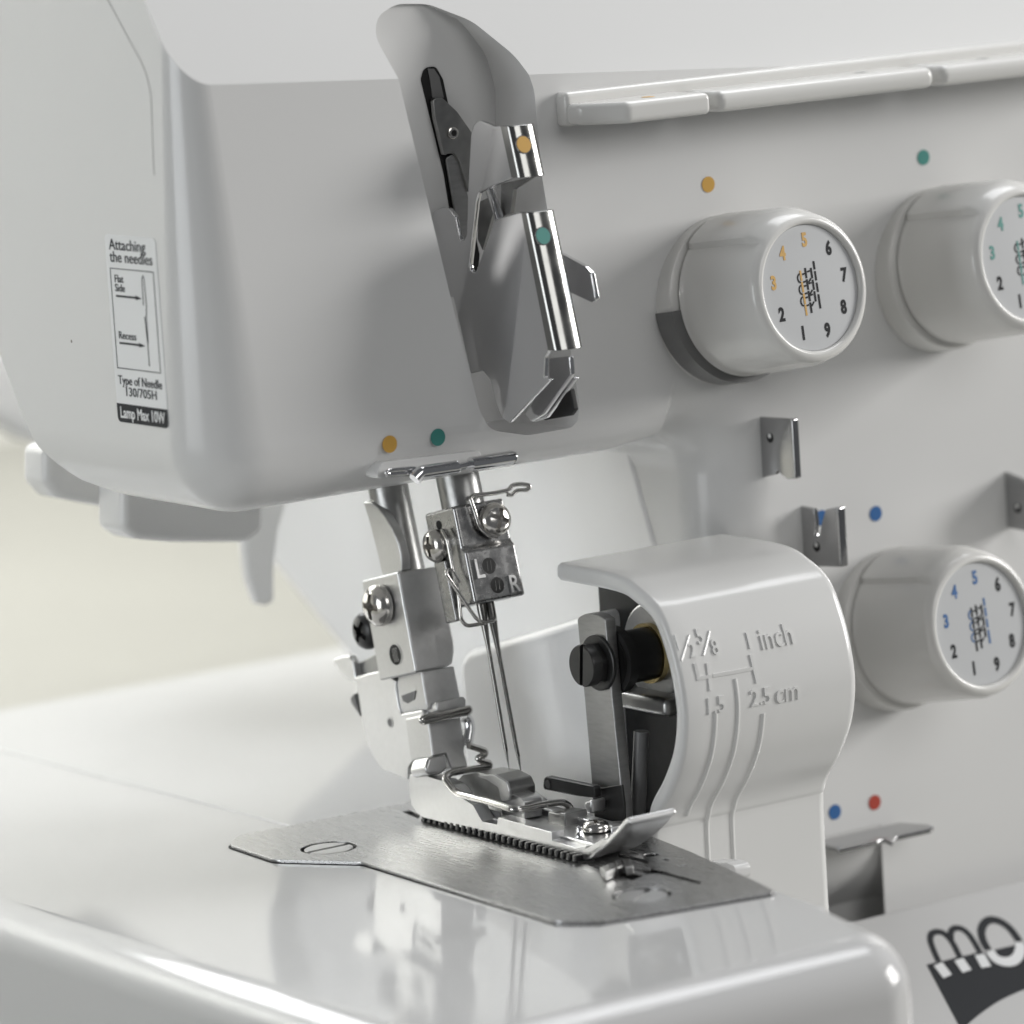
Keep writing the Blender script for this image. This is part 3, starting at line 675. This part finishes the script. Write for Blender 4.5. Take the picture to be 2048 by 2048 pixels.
PF = thing('presser_foot', parent=SM)
def T6(pts, y): return hits(Z6, pts, TY, y)
def X6(pts, x): return hits(Z6, pts, EX, x)
def X7(pts, x): return hits(Z7, pts, EX, x)
prism('ankle', T6([(742, 545), (1000, 505), (1048, 745), (1052, 800), (800, 850), (782, 790)], 11.2), TY*7.5, SATIN, PF, .35)
prism('ankle_side', X6([(545, 620), (680, 560), (740, 560), (775, 790), (745, 850), (600, 880), (570, 820), (560, 700)], XB+1.6), EX*2.0, SATIN, PF, .35)
prism('ankle_window', X6([(590, 740), (700, 700), (690, 770), (640, 800), (600, 780)], XB+1.3), EX*.3, GREYP, PF, 0)
prism('ankle_collar', T6([(862, 785), (1072, 742), (1095, 770), (1090, 828), (880, 868), (862, 850)], 9.4), TY*9, SATIN, PF, .4)
prism('ankle', T6([(788, 880), (1040, 850), (1060, 960), (1085, 1110), (1080, 1170), (1112, 1290), (980, 1310), (940, 1190), (832, 1210)], 11.0), TY*7, SATIN, PF, .35)
prism('ankle_toe', T6([(800, 1215), (938, 1190), (950, 1300), (900, 1345), (798, 1350), (775, 1300)], 10.0), TY*5, SATIN, PF, .5, 3)
ring = T6([(755, 945), (740, 925), (770, 905), (900, 890), (1085, 845), (1115, 835), (1122, 855), (1100, 872), (900, 910), (755, 945)], 8.6)
tube('ankle_spring', ring, .52, WIRE, PF, 1.0)
tube('ankle_spring', T6([(1080, 905), (1110, 930), (1120, 1000), (1105, 1090), (1090, 1110)], 10.5), .9, CHROME, PF, 1.2)
sp = X6([(60, 478), (70, 455), (130, 432), (185, 430), (212, 470), (235, 598), (300, 575), (440, 545), (548, 625), (545, 690), (570, 830), (590, 880), (745, 850), (800, 930), (845, 1205), (752, 1235), (672, 1255), (645, 1300), (640, 1392), (540, 1350), (440, 1310), (380, 1230), (335, 1130), (290, 960), (240, 640), (185, 618), (130, 575), (90, 520)], -8.4)
prism('side_plate', sp, EX*1.4, SOLE, PF, .3)
hp = hit(Z6(503, 947), EX, -8.42)
lathe('rivet', [(.95, -.1), (.95, .06), (.7, .06), (.7, -.1)], hp, -EX, SATIN, PF, 24); lathe('rivet_hole', [(.68, 0), (.68, .03)], hp, -EX, GREYP, PF, 20)
prism('side_lug', X6([(235, 500), (400, 410), (420, 540), (240, 595)], -7.2), EX*4, DARKST, PF, .2)
prism('release_tab', X6([(195, 760), (225, 725), (270, 900), (262, 880), (205, 800)], -6.8), EX*3, GREYP, PF, .2)
XS = -10.0
side = X6([(648, 1375), (656, 1350), (690, 1342), (800, 1365), (910, 1398), (985, 1440), (1060, 1530), (1145, 1585), (1180, 1650), (1215, 1712), (1328, 1738), (1338, 1688)], XS)
side += X7([(178, 908), (590, 1022), (594, 1088), (770, 1140), (862, 1128), (852, 1150), (1000, 1068), (1020, 1085), (900, 1222), (865, 1236), (780, 1222), (400, 1128)], XS)
side += X6([(1180, 1792), (760, 1680), (712, 1650), (668, 1580), (648, 1490)], XS)
prism('sole_side', side, EX*2.6, SOLE, PF, .35, 3)
prism('sole_deck', [V((-8, 18, 2.0)), V((1.6, 18, 2.0)), V((1.6, -28, 1.6)), V((-8, -28, 1.6))], EZ*1.6, SOLE, PF, .3)
prism('sole_rail', [V((-1.2, 16, 1.9)), V((-1.2, -24, 1.9)), V((-1.2, -24, 4.2)), V((-1.2, -5, 4.6)), V((-1.2, 2, 7.2)), V((-1.2, 16, 7.6))], EX*2.6, SOLE, PF, .35, 3)
# curled toe
tp = [hit(Z7(*q), EX, XS+.0) for q in ((800, 1190), (860, 1180), (960, 1120), (1050, 1045), (1105, 985), (1150, 930), (1182, 908))]
tp = [tp[0]+EY*3]+tp
bm = bmesh.new(); rows = []
for p in tp:
    rows.append(p)
cp = fillet_path(rows, 3, 5); n = len(cp); rws = []
for i, p in enumerate(cp):
    d = (cp[min(i+1, n-1)]-cp[max(i-1, 0)]).normalized(); nr = V((0, -d.z, d.y)); nr = nr if nr.z > 0 else -nr
    f = i/(n-1); xr = XS+9.2-.2*math.sin(f*6)
    c = [p, V((xr, p.y, p.z)), V((xr, p.y, p.z))-nr*1.0, p-nr*1.0]
    rws.append([bm.verts.new(q) for q in c])
for a, b in zip(rws, rws[1:]):
    for k in range(4): bm.faces.new((a[k], a[(k+1) % 4], b[(k+1) % 4], b[k]))
bm.faces.new(rws[0][::-1]); bm.faces.new(rws[-1])
finish(bm, 'sole_toe', SOLE, PF, .25, 2, ang=45)
prism('hinge_block', rounded(X6([(985, 1430), (1060, 1352), (1170, 1332), (1300, 1352), (1390, 1400), (1420, 1470), (1420, 1545), (1340, 1572), (1110, 1520), (1075, 1460)], -6.2), 1.0, 4), EX*5.4, DARKST, PF, .6, 3)
prism('hinge_cheek', rounded(X6([(1130, 1350), (1300, 1350), (1400, 1410), (1420, 1480), (1420, 1550), (1360, 1560), (1340, 1450), (1250, 1390)], -6.6), .8, 4), EX*.6, SATIN, PF, .2)
prism('stitch_finger', rounded(X6([(1365, 1545), (1385, 1512), (1440, 1500), (1520, 1535), (1540, 1560), (1540, 1700), (1362, 1655)], -5.6), .4, 3), EX*3.6, SOLE, PF, .4, 3)
prism('needle_slot', X6([(1170, 1590), (1350, 1640), (1350, 1735), (1230, 1700)], -7.2), EX*.2, GREYP, PF, 0)
prism('thread_block', X6([(1718, 1632), (1856, 1652), (1858, 1795), (1718, 1748)], -3.6), EX*4.6, DARKST, PF, .35)
prism('thread_post', X7([(840, 790), (900, 770), (900, 880), (845, 870)], 2.0), EX*3, SATIN, PF, .4)
phillips('toe_screw', hit(Z7(935, 1010), EZ, 3.4), EZ, 2.25, PF, spin=.2)
lathe('toe_peg', [(.75, 0), (.75, 1.0), (.5, 1.3), (.5, 2.2), (0, 2.4)], hit(Z7(810, 1085), EZ, 2.6), EZ, CHROME, PF, 18)
wa = [hit(Z6(*q), EX, XS-.5) for q in ((920, 1375), (1012, 1492), (1240, 1552), (1462, 1622))]
yb, ya = wa[-1].y, wa[0].y
wr = hits(Z6, [(1110, 1125), (1235, 1165), (1240, 1190), (1180, 1225), (1195, 1240), (1270, 1262), (1272, 1288), (1100, 1312), (960, 1340)], EY, ya+.6)
wf = hits(Z6, [(1560, 1612), (1720, 1575), (1830, 1560), (1890, 1590), (1905, 1640)], EY, yb-.2)
tube('wire_finger_guard', wr+wa+wf, .58, WIRE, PF, 1.3, n=14)

# feed dog teeth under the sole
FD = thing('feed_dog', parent=SM)
tb_ = None
for k in range(27):
    y = 17.5-k*1.72
    if tb_ is None:
        tb_ = box('tooth', (-.9, .9), (-.55, .55), (0, 1.15), BLACK, FD, .15, 1); o = tb_
    else:
        o = tb_.copy(); COL.objects.link(o); o.parent = FD
    o.location = V((-8.9-.06*k, y, .62))*S
prism('feed_bar', [V((-9.6, 18.5, .63)), V((-7.0, 18.5, .63)), V((-8.6, -29, .63)), V((-11.2, -29, .63))], EZ*.3, HOLE, FD, 0)
for q in ([(965, 1290), (1075, 1248), (1090, 1298), (1010, 1332)], [(1145, 1232), (1200, 1222), (1226, 1282), (1165, 1296)], [(1085, 1240), (1120, 1225), (1140, 1280), (1100, 1296)]):
    prism('feed_tip', hits(Z7, q, EZ, 2.2), EZ*-1.4, DARKST, FD, .15)

# needle plate: slots, holes, screws
def PZ(pts): return prism_bm([p+EZ*-3 for p in hits(Z7, pts, EZ, 0.61)], EZ*6)
holes = [PZ([(1100, 1186), (1330, 1236), (1338, 1262), (1112, 1212)]), PZ([(1360, 1298), (1750, 1402), (1740, 1424), (1348, 1322)]), PZ([(1030, 1322), (1210, 1338), (1300, 1358), (1215, 1396)]), PZ([(1225, 1300), (1400, 1318), (1410, 1340), (1330, 1345)]),
         PZ([(1180, 1172), (1195, 1170), (1268, 1192), (1255, 1197)]), PZ([(1438, 1232), (1480, 1222), (1512, 1230), (1480, 1242)]), PZ([(1572, 1282), (1640, 1272), (1650, 1278), (1585, 1292)])]
cc = hit(Z7(1360, 1196), EZ, 0.61); holes.append(lathe_bm([(1.3, -3), (1.3, 3)], cc, EZ, 24))
s1, s2 = V((-31.2, 13.9, 0)), V((-17.8, -53.7, 0))
for c in (s1, s2): holes.append(lathe_bm([(4.65, -3), (4.65, 3)], c, EZ, 48))
sh = hits(Z6, [(600, 1638), (650, 1622), (740, 1660), (720, 1690)], EZ, 0.61)
holes.append(prism_bm([p-EZ*3 for p in sh], EZ*6))
cut(plate, holes); resmooth(plate, 30, bevel=.18, seg=2)
for i, c in enumerate((s1, s2)):
    o = slotted('plate_screw', c+EZ*.06, EZ, 4.0, .5, plate, SATIN, EX if i == 0 else V((1, .8, 0)), .13, .9)
    u = EZ.orthogonal()
tb2 = rounded(hits(Zoom(1400, 1500, 3.864), [(-160, 905), (60, 868), (200, 872), (262, 895), (275, 930), (280, 1010), (200, 985), (-120, 930)], EX, 8.5), .8, 4)
prism('guard_stop_tab', tb2, EX*3, WHITE, SM, .5, 3)
# ================================================================== upper knife
UK = thing('upper_knife', parent=SM)
XK = 6.0
kp = [hit(ZK(*q), EX, XK) for q in ((668, 372), (700, 338), (760, 310), (850, 298), (950, 325), (1035, 382))]
kp += X7([(1062, 0), (1128, 655), (1150, 930), (930, 935), (900, 650), (845, 0)], XK)
prism('knife_bar', kp, EX*2.1, KNIFE, UK, .25)
prism('knife_blade', X7([(905, 690), (1132, 655), (1150, 800), (1155, 935), (925, 940)], XK-.5), EX*.45, BLACK, UK, .1)
kc = hit(ZK(960, 935), EX, XK)
lathe('bolt_washer', [(4.6, 0), (4.6, .5), (4.3, .7)], kc, -EX, BLACK, UK, 40)
lathe('bolt_collar', [(3.6, .5), (3.6, 2.2)], kc, -EX, BLACK, UK, 6, bevel=.15)
slotted('knife_bolt', kc-EX*1.9, -EX, 3.5, 1.8, UK, BLACK, V((0, -.12, 1)), .12, .35)
lathe('knife_shaft', [(4.4, 0), (4.4, 10)], kc+EX*2.1, EX, BLACK, UK, 40)
lathe('shaft_flange', [(5.6, 0), (5.6, 1.6)], kc+EX*2.2, EX, BLACK, UK, 40)
lathe('brass_bushing', [(4.5, 0), (5.0, 0), (5.0, 2), (4.5, 2)], kc+EX*9.5, EX, BRASS, UK, 48)
lathe('shaft_plate', [(7.6, 0), (8.2, .5), (8.2, 2)], kc+EX*10.6, EX, SATIN, UK, 48)
ip = [(y+(-(gnor(i)*sgn).x)*4.0, z-(gnor(i)*sgn).y*4.0) for i, (y, z) in enumerate(gp) if i < 50]
prism('guard_inner_shade', [V((17.5, y, z)) for y, z in ((2, 38.6), (-14, 38.4), (-22.5, 35), (-26.5, 27), (-27.5, 19), (-23, 11), (-16, 3.5), (-14, -6), (2, -6))], EX*23, BLACK, SM, .6)  # added black block, painted shade for the inside of the guard
box('housing_ledge', (12.5, 18.5), (-22, -4.5), (19.5, 22.5), DARKST, SM, 1.0, 3)
tube('knife_spring_rod', [V((11, -17, 17)), V((10, -16, 3))], 1.3, GREYP, UK)
LK = thing('looper', parent=SM)
prism('looper_arm', rounded(X7([(522, 690), (532, 605), (548, 592), (920, 668), (930, 760), (780, 742)], 3.2), .5, 3), EX*1.3, BLACK, LK, .2)
lathe('looper_eye', [(.7, 0), (.7, .1)], hit(Z7(565, 650), EX, 3.18), -EX, GREYP, LK, 18)

# ================================================================== instruction sticker on the end of the head
ST = thing('instruction_sticker', parent=SM)
sp4 = hits(ZS, [(135, 150), (572, 205), (672, 1845), (240, 1760)], EX, XL)
s_o = sp4[0]; s_x = (sp4[1]-sp4[0]); s_x = V((0, -1, 0)); s_y = EZ
W = (sp4[0].y-sp4[1].y); H = sp4[0].z-sp4[3].z
cy, cz = (sp4[0].y+sp4[2].y)/2, (sp4[0].z+sp4[2].z)/2
def SP(a, b): return V((XL-.04, cy-(a-.5)*W, cz-(b-.5)*H))      # a,b in 0..1 across and down the sticker
prism('sticker_sheet', rounded([SP(0, 0)+EX*.03, SP(1, 0)+EX*.03, SP(1, 1)+EX*.03, SP(0, 1)+EX*.03], .9, 5), EX*-.08, STICK, ST, 0)
prism('sticker_band', rounded([SP(0, .90)-EX*.05, SP(1, .90)-EX*.05, SP(1, 1.0)-EX*.05, SP(0, 1.0)-EX*.05], [0, 0, .9, .9], 5), EX*-.03, INKGREY, ST, 0)
def st(s, a, b, size, fit, mt=INKGREY, al='LEFT', bold=.004):
    text('sticker_lettering', s, SP(a, b)-EX*.10, s_x, EZ, size, mt, ST, align=al, ext=.02, fit=fit*W, bold=bold)
st('Attaching', .08, .055, 2.5, .72); st('the needles', .08, .12, 2.5, .84)
st('Flat', .14, .235, 1.75, .17); st('Side', .14, .283, 1.75, .19); st('Recess', .14, .535, 1.75, .34)
st('Type of Needle', .5, .775, 2.05, .86, al='CENTER'); st('130/705H', .5, .835, 2.05, .6, al='CENTER'); st('Lamp Max 10W', .5, .95, 2.5, .88, STICK, 'CENTER', .02)
def sr(pts, wd, closed=False): ribbon('sticker_line', [SP(*p)-EX*.07 for p in pts], wd, -EX, INKGREY, ST, .03, closed)
sr([(.07, .18), (.92, .18), (.92, .71), (.07, .71)], .14, True)
for b in (.325, .575):
    sr([(.15, b), (.60, b)], .32)
    prism('sticker_arrow', [SP(.54, b-.012)-EX*.08, SP(.66, b+.002)-EX*.08, SP(.54, b+.012)-EX*.08], EX*-.03, INKGREY, ST, 0)
sr([(.68, .36), (.69, .22), (.71, .205), (.73, .22), (.74, .36), (.72, .42), (.72, .56)], .16); sr([(.69, .42), (.71, .56), (.71, .68)], .2)
